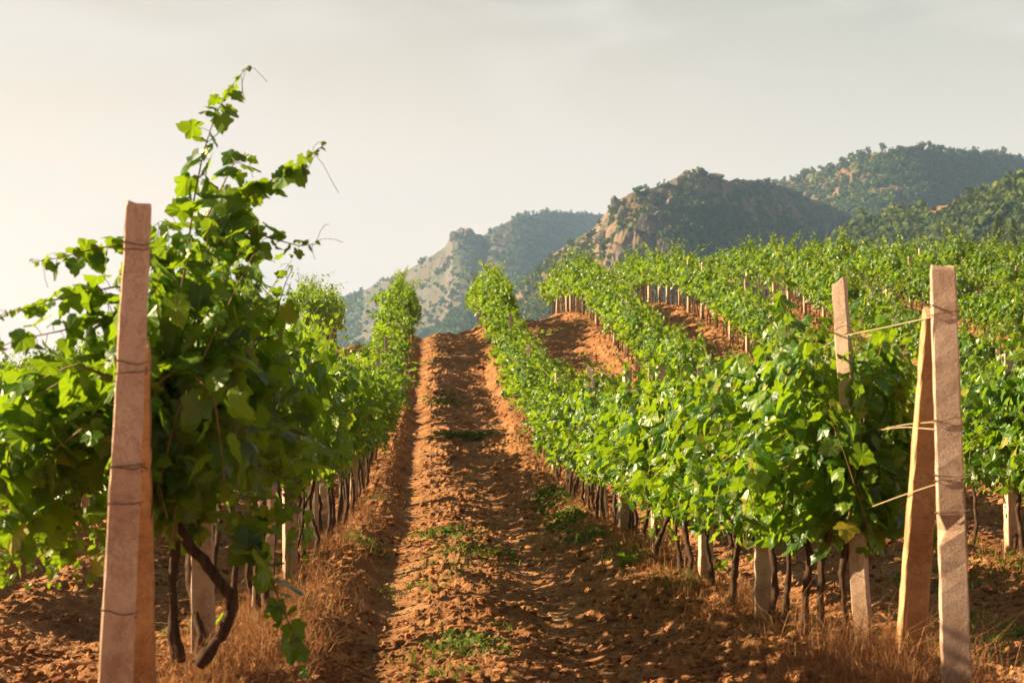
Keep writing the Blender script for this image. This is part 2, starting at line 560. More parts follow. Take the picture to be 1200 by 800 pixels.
ROCK, DRYG, SHRUB = (0.22, 0.165, 0.125), (0.18, 0.12, 0.062), (0.05, 0.075, 0.026)
h_far = Hill('far_hill', [(150, 470, 2300), (300, 400, 2250), (380, 361, 2200), (415, 346, 2150), (440, 334, 2100), (475, 317, 2050), (500, 304, 2000), (522, 291, 1950), (530, 272, 1930), (540, 270, 1925), (552, 271, 1930), (566, 277, 1950), (580, 266, 1980), (610, 254, 2050), (640, 249, 2150), (680, 250, 2300), (720, 252, 2450), (800, 262, 2700), (900, 300, 2900)],
             1100, -40, hill_material('far_hill_ground', (0.16, 0.14, 0.118), (0.125, 0.112, 0.08), (0.075, 0.10, 0.045), 38, 0.53), 3, 0.05, 9, p=0.92, crag=((545, .97, 18, .05, 9), (515, .93, 14, .05, 12), (620, .9, 40, .06, 10)))
h_top = Hill('wooded_hill', [(780, 300, 1700), (880, 225, 1600), (912, 214, 1540), (945, 204, 1470), (975, 196, 1420), (1000, 187, 1380), (1020, 180, 1360), (1045, 178, 1350), (1080, 176, 1370), (1110, 178, 1420), (1150, 182, 1480), (1200, 188, 1540), (1260, 196, 1600), (1400, 230, 1700)],
             620, -40, hill_material('wooded_hill_ground', (0.2, 0.14, 0.09), (0.18, 0.105, 0.056), SHRUB, 24, 0.49), 13, 0.05, 6, p=0.95)
h_mid = Hill('rocky_hill', [(520, 420, 1150), (600, 352, 1080), (640, 303, 1020), (668, 285, 985), (695, 268, 955), (715, 246, 940), (728, 236, 935), (745, 226, 940), (770, 218, 955), (795, 209, 975), (822, 205, 1000), (840, 206, 1030), (858, 212, 1070), (890, 212, 1120), (915, 217, 1180), (950, 232, 1230), (1000, 252, 1290), (1060, 262, 1330), (1150, 275, 1380), (1300, 300, 1450)],
             470, -40, hill_material('rocky_hill_ground', ROCK, DRYG, SHRUB, 26, 0.50), 23, 0.07, 8, crag=((735, 0.86, 36, 0.10, 13), (770, 0.74, 26, 0.09, 12), (715, 0.76, 22, 0.08, 10), (660, .8, 20, .06, 6), (860, 0.93, 60, 0.07, 9), (820, .95, 30, .05, 6)), p=0.9)
h_near = Hill('near_forest_hill', [(900, 330, 760), (960, 300, 740), (1000, 272, 720), (1040, 262, 700), (1080, 250, 680), (1115, 236, 660), (1150, 232, 640), (1185, 222, 625), (1230, 210, 610), (1300, 196, 600), (1450, 184, 600)],
              340, -30, hill_material('near_forest_ground', (0.28, 0.19, 0.12), (0.2, 0.13, 0.06), (0.045, 0.075, 0.022), 22, 0.47), 33, 0.06, 5, crag=((1150, 0.93, 40, 0.08, 8), (1050, 0.9, 40, 0.08, 6)), p=0.95)

# ------------------------------------------------------------------ trees on the hills
M_TREE = leaf_material('tree_foliage', ((0, (0.035, 0.06, 0.018)), (0.6, (0.06, 0.095, 0.024)), (1, (0.11, 0.135, 0.04))), (0.12, 0.18, 0.03), 0.2, 0.9, 0.1)
M_TRUNK = plain('tree_bark', ((0.3, (0.06, 0.045, 0.035)), (0.7, (0.14, 0.1, 0.075))), 3, 0.95, 0.5, 0.05)


def tint_trees():
    t = M_TREE.node_tree
    b = t.nodes['Principled BSDF']
    src = b.inputs['Base Color'].links[0].from_socket
    n = noise(t, 1 / 13, 4, 0.6)
    r = ramp_of(t, n.outputs['Fac'], ((0.34, (0.5, 0.6, 0.75)), (0.48, (0.85, 0.9, 1)), (0.58, (1.3, 1.35, 0.9)), (0.68, (2.1, 1.75, 1.15))))
    t.links.new(mix_rgb(t, 1.0, src, r.outputs[0], 'MULTIPLY'), b.inputs['Base Color'])


tint_trees()


def crown_arrays(rng, n=110, tall=1.0, clumps=7, leaf=0.17):
    """unit crown (radius about 1, base at z = 0): clumps of leaf-spray quads"""
    cc = rng.normal(0, 1, (clumps, 3))
    cc /= np.linalg.norm(cc, axis=1, keepdims=True)
    cc *= rng.uniform(0.35, 0.95, (clumps, 1))
    cr_ = rng.uniform(0.32, 0.55, clumps)
    k = rng.integers(0, clumps, n)
    d = rng.normal(0, 1, (n, 3))
    d /= np.linalg.norm(d, axis=1, keepdims=True)
    P = cc[k] + d * cr_[k][:, None] * rng.uniform(0.75, 1.05, (n, 1))
    P[:, 2] = P[:, 2] * 0.85 * tall + 0.8 * tall
    P[:, 2] = np.maximum(P[:, 2], 0.02)
    Nn = d + rng.normal(0, 0.45, (n, 3))
    Nn /= np.linalg.norm(Nn, axis=1, keepdims=True)
    T = np.cross(Nn, rng.normal(0, 1, (n, 3)))
    T /= np.linalg.norm(T, axis=1, keepdims=True)
    B = np.cross(Nn, T)
    sz = leaf * rng.uniform(0.7, 1.5, (n, 1))
    V = np.stack([P - B * sz, P + T * sz * .9 - B * sz * .1, P + B * sz + Nn * sz * .2, P - T * sz * .8 + B * sz * .15], 1)
    return V.reshape(-1, 3), np.arange(4 * n).reshape(-1, 4)


R0 = np.random.default_rng(4)
CROWNS = [crown_arrays(R0, 64, tall, 6, .23) for tall in (0.8, 0.95, 1.1, 0.7, 1.0, 1.25)]


def wood(name, spots):
    """a far wood nobody could count: ONE object"""
    Vs, Qs, n = [], [], 0
    for (p, r, i, a) in spots:
        V, q = CROWNS[i % len(CROWNS)]
        c, s_ = math.cos(a), math.sin(a)
        V2 = np.stack([V[:, 0] * c - V[:, 1] * s_, V[:, 0] * s_ + V[:, 1] * c, V[:, 2]], -1) * r + p - np.array([0, 0, 0.15 * r])
        Vs.append(V2); Qs.append(q + n); n += len(V2)
    return kind(obj(name, mesh_np(name, np.vstack(Vs), None, np.vstack(Qs)), M_TREE), 'stuff')


def scatter(h, n, u0, u1, v0, v1, r0, r1, seed, dens=None, patch=40, thr=0.5):
    rng = np.random.default_rng(seed)
    px, v = rng.uniform(u0, u1, n), rng.uniform(v0, v1, n)
    P = h.sample(px, v)
    keep = fbm(P[:, 0] / patch, P[:, 1] / patch, seed, 3) + 0.5 > thr
    if dens is not None:
        keep &= rng.random(n) < dens(px, v)
    r = r0 + (r1 - r0) * rng.random(n) ** 2.2
    return [(p, rr, int(i), a) for p, rr, i, a in zip(P[keep], r[keep], rng.integers(0, 6, keep.sum()), rng.uniform(0, 6.28, keep.sum()))]


wood('far_hill_shrubbery', scatter(h_far, 12000, 380, 780, 0.3, 1.0, 1.3, 5.0, 101, lambda u, v: np.where((u > 425) & (u < 600) & (v > .5), .16, 1), 120, 0.42) + scatter(h_far, 6000, 370, 660, 0.2, 0.66, 2.5, 6.5, 102, None, 90, 0.38))
wood('wooded_hill_woods', scatter(h_top, 17000, 880, 1240, 0.3, 1.0, 1.3, 5.0, 103, lambda u, v: np.where((u < 1075) & (v > .78), 0.5, 1.0), 60, 0.30) + scatter(h_top, 7000, 985, 1120, 0.45, 0.88, 1.3, 4.5, 113, None, 50, 0.33))
wood('rocky_hill_woods', scatter(h_mid, 26000, 560, 1240, 0.2, 0.99, 0.9, 4.0, 104, lambda u, v: np.where(((np.abs(u - 745) < 50) & (v > 0.66)) | ((u > 760) & (u < 860) & (v > .88)), 0.22, np.where(v > .9, .6, 1)), 50, 0.34) + scatter(h_mid, 9000, 800, 1240, 0.4, 0.9, 1.2, 4.0, 114, None, 50, 0.25))
wood('near_forest_woods', scatter(h_near, 12000, 930, 1260, 0.25, 1.0, 1.0, 5.5, 105, None, 30, 0.36))


def far_tree_meshes(rng, tall, n=260):
    V, q = crown_arrays(rng, n, tall, 9, 0.13)
    crown = mesh_np('crown', V + np.array([0, 0, 0.35]), None, q)
    crown.materials.append(M_TREE)
    b = MB()
    b.tube([(0, 0, -0.3), (0.03, 0, 0.5), (0.0, 0.05, 0.35 + 0.9 * tall)], [0.09, 0.07, 0.02], 6)
    trunk = b.mesh('trunk')
    trunk.materials.append(M_TRUNK)
    return crown, trunk


TREE_MESH = [far_tree_meshes(np.random.default_rng(50 + k), t_) for k, t_ in enumerate((0.8, 1.0, 1.15))]


def hill_tree(name, p, r, i, label, cat, group):
    t = thing(name, label, cat, tuple(p), random.uniform(0, 6.28), group)
    t.scale = (r, r, r)
    cr_, tr_ = TREE_MESH[i % 3]
    obj('crown', cr_, None, t)
    obj('trunk', tr_, None, t)
    return t


random.seed(7)
for px in (1008, 1017, 1034, 948, 962, 988):
    hill_tree('ridge_tree', h_top.sample([px], [1.0])[0], random.uniform(2.6, 4.2), random.randrange(3), 'round tree on the skyline at the bare brown top of the highest wooded hill', 'tree', 'trees along the bare summit of the wooded hill')
for px in (1056, 1066, 1078, 1090, 1101, 1113, 1126, 1139, 1152, 1164, 1176, 1190):
    hill_tree('ridge_tree', h_top.sample([px], [0.99])[0], random.uniform(3.2, 5.8), random.randrange(3), 'leafy tree in the dense wood along the skyline of the highest hill', 'tree', 'trees along the wooded skyline')
t_ = hill_tree('ridge_tree', h_mid.sample([822], [1.0])[0], 2.4, 0, 'single small tree standing alone on the very top of the rocky hill', 'tree', 'trees on the rocky hill')
for px in (748, 757, 900, 908):
    hill_tree('ridge_tree', h_mid.sample([px], [0.99])[0], random.uniform(2, 3.2), random.randrange(3), 'small green tree growing between the rocks on the ridge of the rocky hill', 'tree', 'trees on the rocky hill')
rs = np.random.default_rng(77)
for k in range(46):
    px, v = rs.uniform(455, 600), rs.uniform(0.62, 0.9)
    hill_tree('hillside_shrub', h_far.sample([px], [v])[0], rs.uniform(2.4, 4.8), k, 'dark round shrub dotted over the bare pale slope of the distant blue hill', 'shrub', 'shrubs dotted over the bare far hillside')


def poplar(px, py, Y, h, label):
    p = at(px, py, Y)
    p[2] = p[2] - h
    t = thing('poplar_tree', label, 'tree', tuple(p), 0, 'slim poplars at the foot of the forest hill')
    rng = np.random.default_rng(int(px))
    n = 320
    z = rng.random(n) ** 0.8
    r = 0.13 * np.sin(np.clip(z * 0.92 + 0.06, 0, 1) * math.pi) ** 0.7
    a = rng.uniform(0, 6.28, n)
    P = np.stack([r * np.cos(a), r * np.sin(a), 0.08 + z * 0.92], -1) * h
    T = np.stack([np.cos(a) * .3, np.sin(a) * .3, np.ones(n)], -1)
    B = np.stack([-np.sin(a), np.cos(a), np.zeros(n)], -1)
    sz = 0.04 * h * rng.uniform(.6, 1.3, (n, 1))
    V = np.stack([P - T * sz, P + B * sz * .6, P + T * sz, P - B * sz * .6], 1).reshape(-1, 3)
    obj('crown', mesh_np('crown', V, None, np.arange(4 * n).reshape(-1, 4)), M_TREE, t)
    b = MB()
    b.tube([(0, 0, 0), (0, 0, h * .9)], [0.02 * h, 0.004 * h], 6)
    obj('trunk', b.mesh('trunk'), M_TRUNK, t)


poplar(1169, 252, 330, 9.5, 'slim pale green poplar above the vines, the taller one beside the broad end post')
poplar(1187, 258, 335, 8.5, 'slim pale green poplar above the vines at the edge of the forest hill')
poplar(1110, 268, 340, 7.0, 'short slim poplar just above the vine tops behind the tall end post')

M_ROCK = plain('crag_rock', ((0.36, (0.07, 0.058, 0.05)), (0.47, (0.17, 0.14, 0.12)), (0.6, (0.24, 0.2, 0.17))), 0.16, 0.95, 1.0, 2.5, 9)


def rock_block(b, c, r, rng):
    bm = bmesh.new()
    bmesh.ops.create_icosphere(bm, subdivisions=4, radius=1)
    V = np.array([v.co[:] for v in bm.verts])
    T = np.array([[v.index for v in f.verts] for f in bm.faces])
    bm.free()
    for k in range(16):                                             # hewn flat by random planes
        d = rng.normal(0, 1, 3) * (1, 1, .6)
        d /= np.linalg.norm(d)
        h = rng.uniform(.45, .8)
        e = np.maximum(V @ d - h, 0)
        V = V - e[:, None] * d * .92
    V = V + .10 * (fbm(V[:, 0] * 2.3 + c[0], V[:, 2] * 2.3 + V[:, 1] * 1.7, int(abs(c[0])) % 97, 4, .6))[:, None] * V
    q = V * 6 + c
    V = V + .075 * (np.abs(fbm(q[:, 0], q[:, 2] * 1.6 + q[:, 1], 91, 4, .6)) * 3 - .6)[:, None] * V
    b.add(V * r + c, T)


def outcrop(label, blocks, h, seed):
    rng = np.random.default_rng(seed)
    P = [h.sample([px], [v])[0] for px, v, *_ in blocks]
    t = thing('rock_outcrop', label, 'rock', tuple(P[0]), 0, 'rocky crags on the hills')
    for p, (px, v, w, hh) in zip(P, blocks):
        b = MB()
        m = p[1] / F_PX
        rock_block(b, p - P[0] + np.array([0, 0, hh * m * .15]), np.array([w * m, w * m * .9, hh * m]), rng)
        obj('crag', b.mesh('crag'), M_ROCK, t)


outcrop('dark rocky knob on the ridge of the pale distant hill', [(541, .975, 11, 8), (533, .95, 9, 8), (550, .97, 10, 7), (527, .9, 8, 7), (505, .98, 6, 4), (537, .92, 9, 8)], h_far, 11)
outcrop('tall grey crag standing up from the shoulder of the rocky hill', [(722, .985, 9, 15), (714, .95, 8, 12), (729, .93, 9, 13), (706, .93, 7, 11)], h_mid, 12)
outcrop('broad rounded grey crag in the middle of the rocky hill', [(757, .84, 17, 19), (740, .80, 11, 14), (770, .88, 11, 13), (728, .78, 12, 14), (748, .74, 10, 12)], h_mid, 13)
outcrop('row of rough rocks along the summit of the rocky hill', [(822, .995, 12, 6), (806, .985, 12, 8), (792, .97, 13, 9), (775, .96, 12, 10), (840, .985, 10, 6), (786, .92, 10, 10), (765, .95, 9, 10)], h_mid, 14)
outcrop('low grey rocks on the saddle right of the rocky summit', [(868, .985, 10, 5), (885, .985, 11, 6), (902, .97, 10, 6), (915, .95, 8, 6)], h_mid, 15)
outcrop('small reddish crag low on the flank of the rocky hill', [(700, .94, 7, 8), (690, .88, 8, 8), (676, .84, 7, 7)], h_mid, 16)
outcrop('dark rock ledge under the trees of the near forest hill', [(1150, .96, 12, 7), (1165, .95, 12, 8), (1136, .93, 10, 6), (1180, .97, 10, 6)], h_near, 17)
outcrop('long grey rock band between the wooded hill and the rocky hill', [(1040, .95, 12, 6), (1060, .94, 12, 5), (1020, .92, 10, 5), (1078, .95, 9, 5)], h_near, 18)

# haze: one closed box of thin even air round everything
b = MB()
x0, x1, y0, y1, z0, z1 = -1600, 1800, -60, 3300, -62, 470
hv = np.array([(x, y, z) for z in (z0, z1) for y in (y0, y1) for x in (x0, x1)], float)
b.add(hv, None, [(0, 2, 3, 1), (4, 5, 7, 6), (0, 1, 5, 4), (2, 6, 7, 3), (0, 4, 6, 2), (1, 3, 7, 5)])
mh = bpy.data.materials.new('haze_air')
mh.use_nodes = True
mh.node_tree.nodes.clear()
vo, pv = mh.node_tree.nodes.new('ShaderNodeOutputMaterial'), mh.node_tree.nodes.new('ShaderNodeVolumePrincipled')
pv.inputs['Color'].default_value = (0.40, 0.64, 1.0, 1)
pv.inputs['Density'].default_value = 0.0002
pv.inputs['Anisotropy'].default_value = 0.2
mh.node_tree.links.new(pv.outputs[0], vo.inputs['Volume'])
kind(obj('haze', b.mesh('haze'), mh), 'stuff')

# ------------------------------------------------------------------ vine leaves, canes and trunks
_half = [(0.0, 0.03), (0.10, -0.13), (0.30, -0.17), (0.47, -0.02), (0.44, 0.13), (0.58, 0.30), (0.56, 0.44), (0.38, 0.50), (0.33, 0.62), (0.26, 0.80), (0.10, 0.90), (0.0, 1.03)]
_outl = np.array(_half + [(-x, y) for x, y in _half[-2:0:-1]])
LEAF2D = np.vstack([[(0.0, 0.30)], _outl])
LEAF_T = np.array([(0, i, i % len(_outl) + 1) for i in range(1, len(_outl) + 1)])


def leaves(mb, P, Nn, T, size, rng):
    """adds palmate vine leaves: blade points of LEAF2D in the frame (B, T, N), folded along the midrib and drooping"""
    n = len(P)
    Nn = Nn / (np.linalg.norm(Nn, axis=1, keepdims=True) + 1e-9)
    T = T - Nn * (T * Nn).sum(1, keepdims=True)
    T = T / (np.linalg.norm(T, axis=1, keepdims=True) + 1e-9)
    B = np.cross(T, Nn)
    x, y = LEAF2D[:, 0][None], LEAF2D[:, 1][None]
    x = x * (1 + rng.normal(0, 0.07, (n, x.shape[1])))
    y = y + rng.normal(0, 0.025, (n, y.shape[1]))
    fold = rng.uniform(-0.35, 0.75, (n, 1))
    droop = rng.uniform(-0.3, 0.9, (n, 1))
    z = -fold * np.abs(x) * 0.7 - droop * (y - 0.1) ** 2 * 0.6 + rng.normal(0, 0.03, x.shape)
    sz = size[:, None]
    V = P[:, None, :] + (x * sz)[..., None] * B[:, None] + ((y - 0.05) * sz)[..., None] * T[:, None] + (z * sz)[..., None] * Nn[:, None]
    k = LEAF2D.shape[0]
    t = (LEAF_T[None] + (np.arange(n) * k)[:, None, None]).reshape(-1, 3)
    mb.add(V.reshape(-1, 3), t)


def along(pts, step):
    pts = np.asarray(pts, float)
    d = np.concatenate([[0], np.cumsum(np.linalg.norm(np.diff(pts, axis=0), axis=1))])
    s_ = np.arange(0, d[-1], step)
    return np.stack([np.interp(s_, d, pts[:, i]) for i in range(3)], -1), s_ / d[-1]


def shoot_leaves(fol, cane, pts, rng, step=0.056, big=0.12, tipsize=0.035, r=0.0045, start=0.05, pet=0.075, free=False):
    p, f = along(pts, step)
    if cane is not None and len(p) > 2:
        cane.tube(p, r * (1.1 - 0.8 * f), 4)
    keep = f >= start
    p, f = p[keep], f[keep]
    n = len(p)
    if n < 2:
        return
    d = np.gradient(p, axis=0)
    d /= np.linalg.norm(d, axis=1, keepdims=True) + 1e-9
    sgn = np.where(np.arange(n) % 2 == 0, 1.0, -1.0)
    side = np.cross(d, rng.normal(0, 1, 3))
    side /= np.linalg.norm(side, axis=1, keepdims=True) + 1e-9
    a = sgn[:, None] * side + rng.normal(0, 0.45, (n, 3))
    a /= np.linalg.norm(a, axis=1, keepdims=True)
    size = big * np.clip((1 - f) / 0.35, 0, 1) ** 0.7 * rng.uniform(0.6, 1.15, n)
    size = np.maximum(size, tipsize * rng.uniform(0.6, 1.2, n))
    off = pet * np.clip(size / big, 0.25, 1) * rng.uniform(0.6, 1.3, n)
    P = p + a * off[:, None]
    out_ = a.copy()
    Nn = out_ * 0.55 + np.array([0, 0, 0.5]) + rng.normal(0, 0.5, (n, 3))
    T = out_ * 0.6 + np.array([0, 0, -0.75]) + rng.normal(0, 0.3, (n, 3))
    if free and cane is not None:
        for q, w in zip(p[::1], P[::1]):
            cane.tube([q, (q + w) / 2 + (0, 0, .004), w], 0.0016, 3, False)
    leaves(fol, P, Nn, T, size, rng)


def vine_meshes(seed, half=0.36, top=1.85, nshoot=30, fill=430, length=1.7, tall=0.0, foot=0.70, big=0.12, wild=0.16):
    rng = np.random.default_rng(seed)
    fol, cane = MB(), MB()
    for i in range(nshoot):
        y = rng.uniform(-length / 2, length / 2)
        x = rng.normal(0, 0.05)
        z = rng.uniform(foot + .02, foot + .28)
        lean = np.array([rng.normal(0, 0.26), rng.normal(0, 0.2), 1.0])
        L = (top - z) * rng.uniform(0.75, 1.12)
        if rng.random() < wild:
            L *= 1.32
        pts = []
        pos, dirv = np.array([x, y, z]), lean / np.linalg.norm(lean)
        for k in range(9):
            pts.append(pos.copy())
            g = 0.02 + 0.10 * (k / 8) ** 2 + (0.30 if abs(pos[0]) > half * 0.8 else 0)
            dirv = dirv + np.array([0.05 * np.sign(pos[0]) * (k / 8), rng.normal(0, 0.04), -g])
            dirv /= np.linalg.norm(dirv)
            pos = pos + dirv * L / 8
        shoot_leaves(fol, cane, pts, rng, 0.056 * big / .12, big)
    for i in range(9 if foot < .8 else 5):                                              # shoots that fall out sideways and hang
        y, sg = rng.uniform(-length / 2, length / 2), rng.choice([-1, 1])
        z = rng.uniform(foot + .38, 1.6)
        pts = [(0, y, z), (sg * half * 0.6, y + rng.normal(0, .06), z + 0.10), (sg * half * 1.15, y + rng.normal(0, .12), z - 0.05), (sg * half * 1.35, y + rng.normal(0, .15), z - 0.35), (sg * half * 1.3, y + rng.normal(0, .18), z - 0.5)]
        shoot_leaves(fol, cane, pts, rng, 0.056 * big / .12, big)
    # side leaves that close the wall of the canopy
    n = fill
    sg = rng.choice([-1, 1], n)
    z = foot + (top - foot - .08) * rng.random(n) ** 0.85
    w = half * np.sqrt(np.clip(1 - ((z - 1.15) / (top - 1.0)) ** 2 * 0.75, 0.12, 1)) * np.clip(.35 + (z - foot) / .4, 0, 1)
    P = np.stack([sg * w * rng.uniform(0.45, 1.15, n), rng.uniform(-length / 2, length / 2, n), z], -1)
    Nn = np.stack([sg * 0.8, rng.normal(0, .2, n), np.full(n, 0.5)], -1) + rng.normal(0, 0.35, (n, 3))
    T = np.stack([sg * 0.4, rng.normal(0, .3, n), np.full(n, -0.9)], -1) + rng.normal(0, 0.25, (n, 3))
    leaves(fol, P, Nn, T, big * rng.uniform(0.55, 1.2, n), rng)
    if tall:
        for i in range(int(tall)):
            y = rng.uniform(-.5, .5)
            a = rng.normal(0, .18, 2)
            pts = [(0, y, 1.4), (a[0] * .5, y + a[1] * .4, 1.8), (a[0] * 1.2, y + a[1], 2.1), (a[0] * 2.3, y + a[1] * 1.8, 2.32)]
            shoot_leaves(fol, cane, pts, rng, 0.055, 0.10, 0.03)
    fm, cm = fol.mesh('foliage'), cane.mesh('cane')
    fm.materials.append(M_LEAF)
    cm.materials.append(M_CANE)
    return fm, cm


def trunk_mesh(pts, r0, r1, seed, head=True):
    rng = np.random.default_rng(seed)
    p, f = along(pts, 0.035)
    p = p + np.cumsum(rng.normal(0, 0.0046, p.shape), 0) * np.minimum(1, f * 6)[:, None]
    b = MB()
    rad = (r0 + (r1 - r0) * f) * (1 + 0.24 * rng.normal(0, 1, len(p)))
    rad = np.convolve(np.pad(rad, 1, mode='edge'), np.ones(3) / 3, 'valid')
    rad[0:3] *= 1.3
    b.tube(p, rad, 8, True, rng, 0.35)
    me = b.mesh('trunk', True)
    me.materials.append(M_BARK)
    return me


def trunk_variants():
    out_ = []
    for k in range(10):
        rng = np.random.default_rng(200 + k)
        y0 = rng.normal(0, .06)
        e = rng.normal(0, .16)
        m1 = [(0, y0, -0.15), (rng.normal(0, .03), y0 + e * .2, 0.2), (rng.normal(0, .05), y0 + e * .6, 0.5), (0, y0 + e, 0.78), (0, y0 + e + rng.choice([-.2, .2]), 0.92)]
        out_.append(trunk_mesh(m1, rng.uniform(.02, .03), .015, 300 + k))
    return out_


TRUNKS = trunk_variants()
VINES = [vine_meshes(10 + k, half=h_, top=t_, tall=tl) for k, (h_, t_, tl) in enumerate(((.36, 1.85, 0), (.40, 1.9, 2), (.33, 1.8, 0), (.38, 1.95, 1), (.35, 1.75, 3), (.42, 1.85, 0), (.36, 1.95, 2), (.34, 1.85, 1)))]
VINES_HIGH = [vine_meshes(40 + k, half=h_, top=t_, tall=tl, foot=.88, fill=190, nshoot=24) for k, (h_, t_, tl) in enumerate(((.34, 1.85, 0), (.36, 1.9, 2), (.32, 1.85, 1), (.36, 1.95, 1)))]
VINES_FAR = [vine_meshes(60 + k, half=h_, top=t_, tall=tl, foot=.80, nshoot=ns, fill=fl, big=.15, wild=.3) for k, (h_, t_, tl, ns, fl) in enumerate(((.36, 1.8, 1, 22, 150), (.44, 1.85, 3, 20, 170), (.32, 1.7, 2, 18, 110), (.40, 1.9, 4, 24, 190), (.30, 1.6, 0, 16, 100), (.46, 1.8, 2, 22, 200)))]
RV = random.Random(11)
ROWNAME = {-4: 'fourth row left of the track', -3: 'third row left of the track', -2: 'second row left of the track', -1: 'second row left of the track',
           0: 'row along the left of the track', 1: 'row along the right of the track'}
ORD = ['first', 'second', 'third', 'fourth', 'fifth', 'sixth', 'seventh', 'eighth', 'ninth', 'tenth', 'eleventh', 'twelfth']


def row_words(k):
    if k == 0:
        return 'row beside the left edge of the track'
    if k == 1:
        return 'row beside the right edge of the track'
    if k < 0:
        return ORD[-k] + ' row left of the track'
    return ORD[k - 1] + ' row right of the track'


def row_x(k):
    return ROW0 + PITCH_X * k


def vscale(k, Y):
    """height of the canopy along the rows: low on the flat, tall where the slope gets the light"""
    if k == 1:
        s_ = np.interp(Y, [8, 14, 18, 32, 38, 42, 52, 57, 90], [1.0, 1.0, .9, .9, .8, .68, .68, 1.2, 1.25])
    elif k == 0:
        s_ = np.interp(Y, [8, 14, 20, 29, 36, 50, 57, 90], [1.0, 1.08, 1.13, 1.08, .64, .64, 1.2, 1.25])
    else:
        s_ = np.interp(Y, [8, 16, 26, 40, 52, 60, 90], [1.0, .98, .94, .93, 1.0, 1.14, 1.2])
    if k == -1:
        s_ = s_ * np.interp(Y, [30, 48], [1.0, 1.22])
    return float(s_)


def place_vine(k, Y, idx, label):
    X = row_x(k) + RV.uniform(-.04, .04)
    z = float(z_ground(X, Y))
    t = thing('grapevine', label, 'grapevine', (X, Y, z - 0.02), RV.choice([0, math.pi]) + RV.uniform(-.08, .08), 'grapevines in the ' + row_words(k))
    s_ = vscale(k, Y) * RV.uniform(.9, 1.1) * (RV.uniform(.68, .88) if Y > 13 and RV.random() < (.32 if k == 1 else .2) else 1)
    wx = RV.uniform(.92, 1.1)
    pool = VINES_FAR if Y > 32 else (VINES_HIGH if k == 0 else VINES)
    fm, cm = RV.choice(pool) if not (k == 1 and Y < 10) else vine_meshes(777, .42, 1.98, 48, 620, 1.5, 0)
    for nm, me in (('foliage', fm), ('cane', cm)):
        o = obj(nm, me, None, t)
        o.scale = (wx, 1.0, s_)
        o.location = (0, 0, .8 * (1 - s_) * (1 if s_ < 1 else .4) - (.11 if k == 1 and Y < 30 else 0))
    for j in range(RV.choice([2, 2, 3])):
        o = obj('trunk', RV.choice(TRUNKS), None, t)
        o.scale = (1, 1, max(1.0, .4 + .6 * s_))
        o.location = (RV.uniform(-.05, .05), (-.38, .05, .42)[j] + RV.uniform(-.08, .08), 0)
        o.rotation_euler = (0, 0, RV.choice([0, math.pi]) + RV.uniform(-.5, .5))
    return t


def far_vine(mb, k, Y, seed):
    """the same plant with fewer, simpler leaves for the rows too far off to count"""
    rng = np.random.default_rng(7000 + seed)
    X = row_x(k)
    z0 = float(z_ground(X, Y))
    s_ = vscale(k, Y) * rng.uniform(.85, 1.12)
    base = np.array([X, Y, z0])
    for i in range(rng.integers(11, 18)):
        y, z = rng.uniform(-.8, .8), rng.uniform(.8, 1.0)
        L = (1.85 - z) * rng.uniform(.6, 1.15) * (1.3 if rng.random() < .2 else 1)
        a = rng.normal(0, .28, 2)
        pts = [(0, y, z), (a[0] * .4, y + a[1] * .4, z + L * .5), (a[0], y + a[1], z + L * .9), (a[0] * 1.7, y + a[1] * 1.5, z + L)]
        shoot_leaves(mb, None, np.array(pts) * (1, 1, s_) + base, rng, .085, .15, .05)
    n = 210
    sg = rng.choice([-1, 1], n)
    z = .84 + .85 * rng.random(n)
    P = np.stack([X + sg * rng.uniform(.1, .42, n), Y + rng.uniform(-.85, .85, n), z0 + z * s_], -1)
    Nn = np.stack([sg * .7, rng.normal(0, .3, n), np.full(n, .5)], -1) + rng.normal(0, .5, (n, 3))
    T = np.stack([sg * .4, rng.normal(0, .3, n), np.full(n, -.8)], -1) + rng.normal(0, .3, (n, 3))
    leaves(mb, P, Nn, T, .15 * rng.uniform(.6, 1.2, n), rng)
    for j in (-.4, .05, .45):
        y = j + rng.normal(0, .08)
        mb.tube(base + np.array([(0, y, -.1), (rng.normal(0, .04), y + .04, .4), (0, y + rng.normal(0, .1), .95 * s_)]), [.03, .025, .018], 5, False)


def in_view(k, Y, margin=1.2):
    X = row_x(k)
    return (X > -0.2525 * Y - margin) and (X < 0.3475 * Y + margin)


def zone(Y):
    return 'on the flat ground' if Y < 30 else ('on the slope' if Y < 57 else 'at the crest')


def short_row(k):
    side = 'left' if k <= 0 else 'right'
    n_ = -k if k <= 0 else k - 1
    return (f'row just {side} of the track' if n_ == 0 else f'{ORD[n_]} row {side} of the track')


Y_END = 82
cand = []
for k in range(-4, 9):
    Y = {0: 8.95, 1: 9.85}.get(k, 7.2 + 0.3 * ((k * 7) % 5))
    n = 0
    while Y < Y_END:
        if in_view(k, Y):
            n += 1
            cand.append((Y * (1.0 if k >= -1 else (1.5 if k == -2 else 2.0)) * (.72 if k in (0, 1, 2) and Y > 55 else 1.0), k, Y, n))
        Y += 1.375 * (1 if Y < 60 else 1.12)
cand.sort()
far_batch = MB()
for i_, (_, k, Y, n) in enumerate(cand):
    if i_ >= 298:
        far_vine(far_batch, k, Y, i_)
        continue
    if k in (0, 1) and n <= 10:
        num = n + 1 if k == 0 else n
        lab = f'leafy grapevine, {ORD[num - 1]} from the end post in the {short_row(k)}'
    else:
        lab = f'leafy green grapevine {zone(Y)} in the {short_row(k)}'
    place_vine(k, Y, n, lab)
fo = far_batch.mesh('far_vines')
fo.materials.append(M_LEAF)
fo.materials.append(M_BARK)
sizes = np.zeros(len(fo.polygons), np.int32)
fo.polygons.foreach_get('loop_total', sizes)
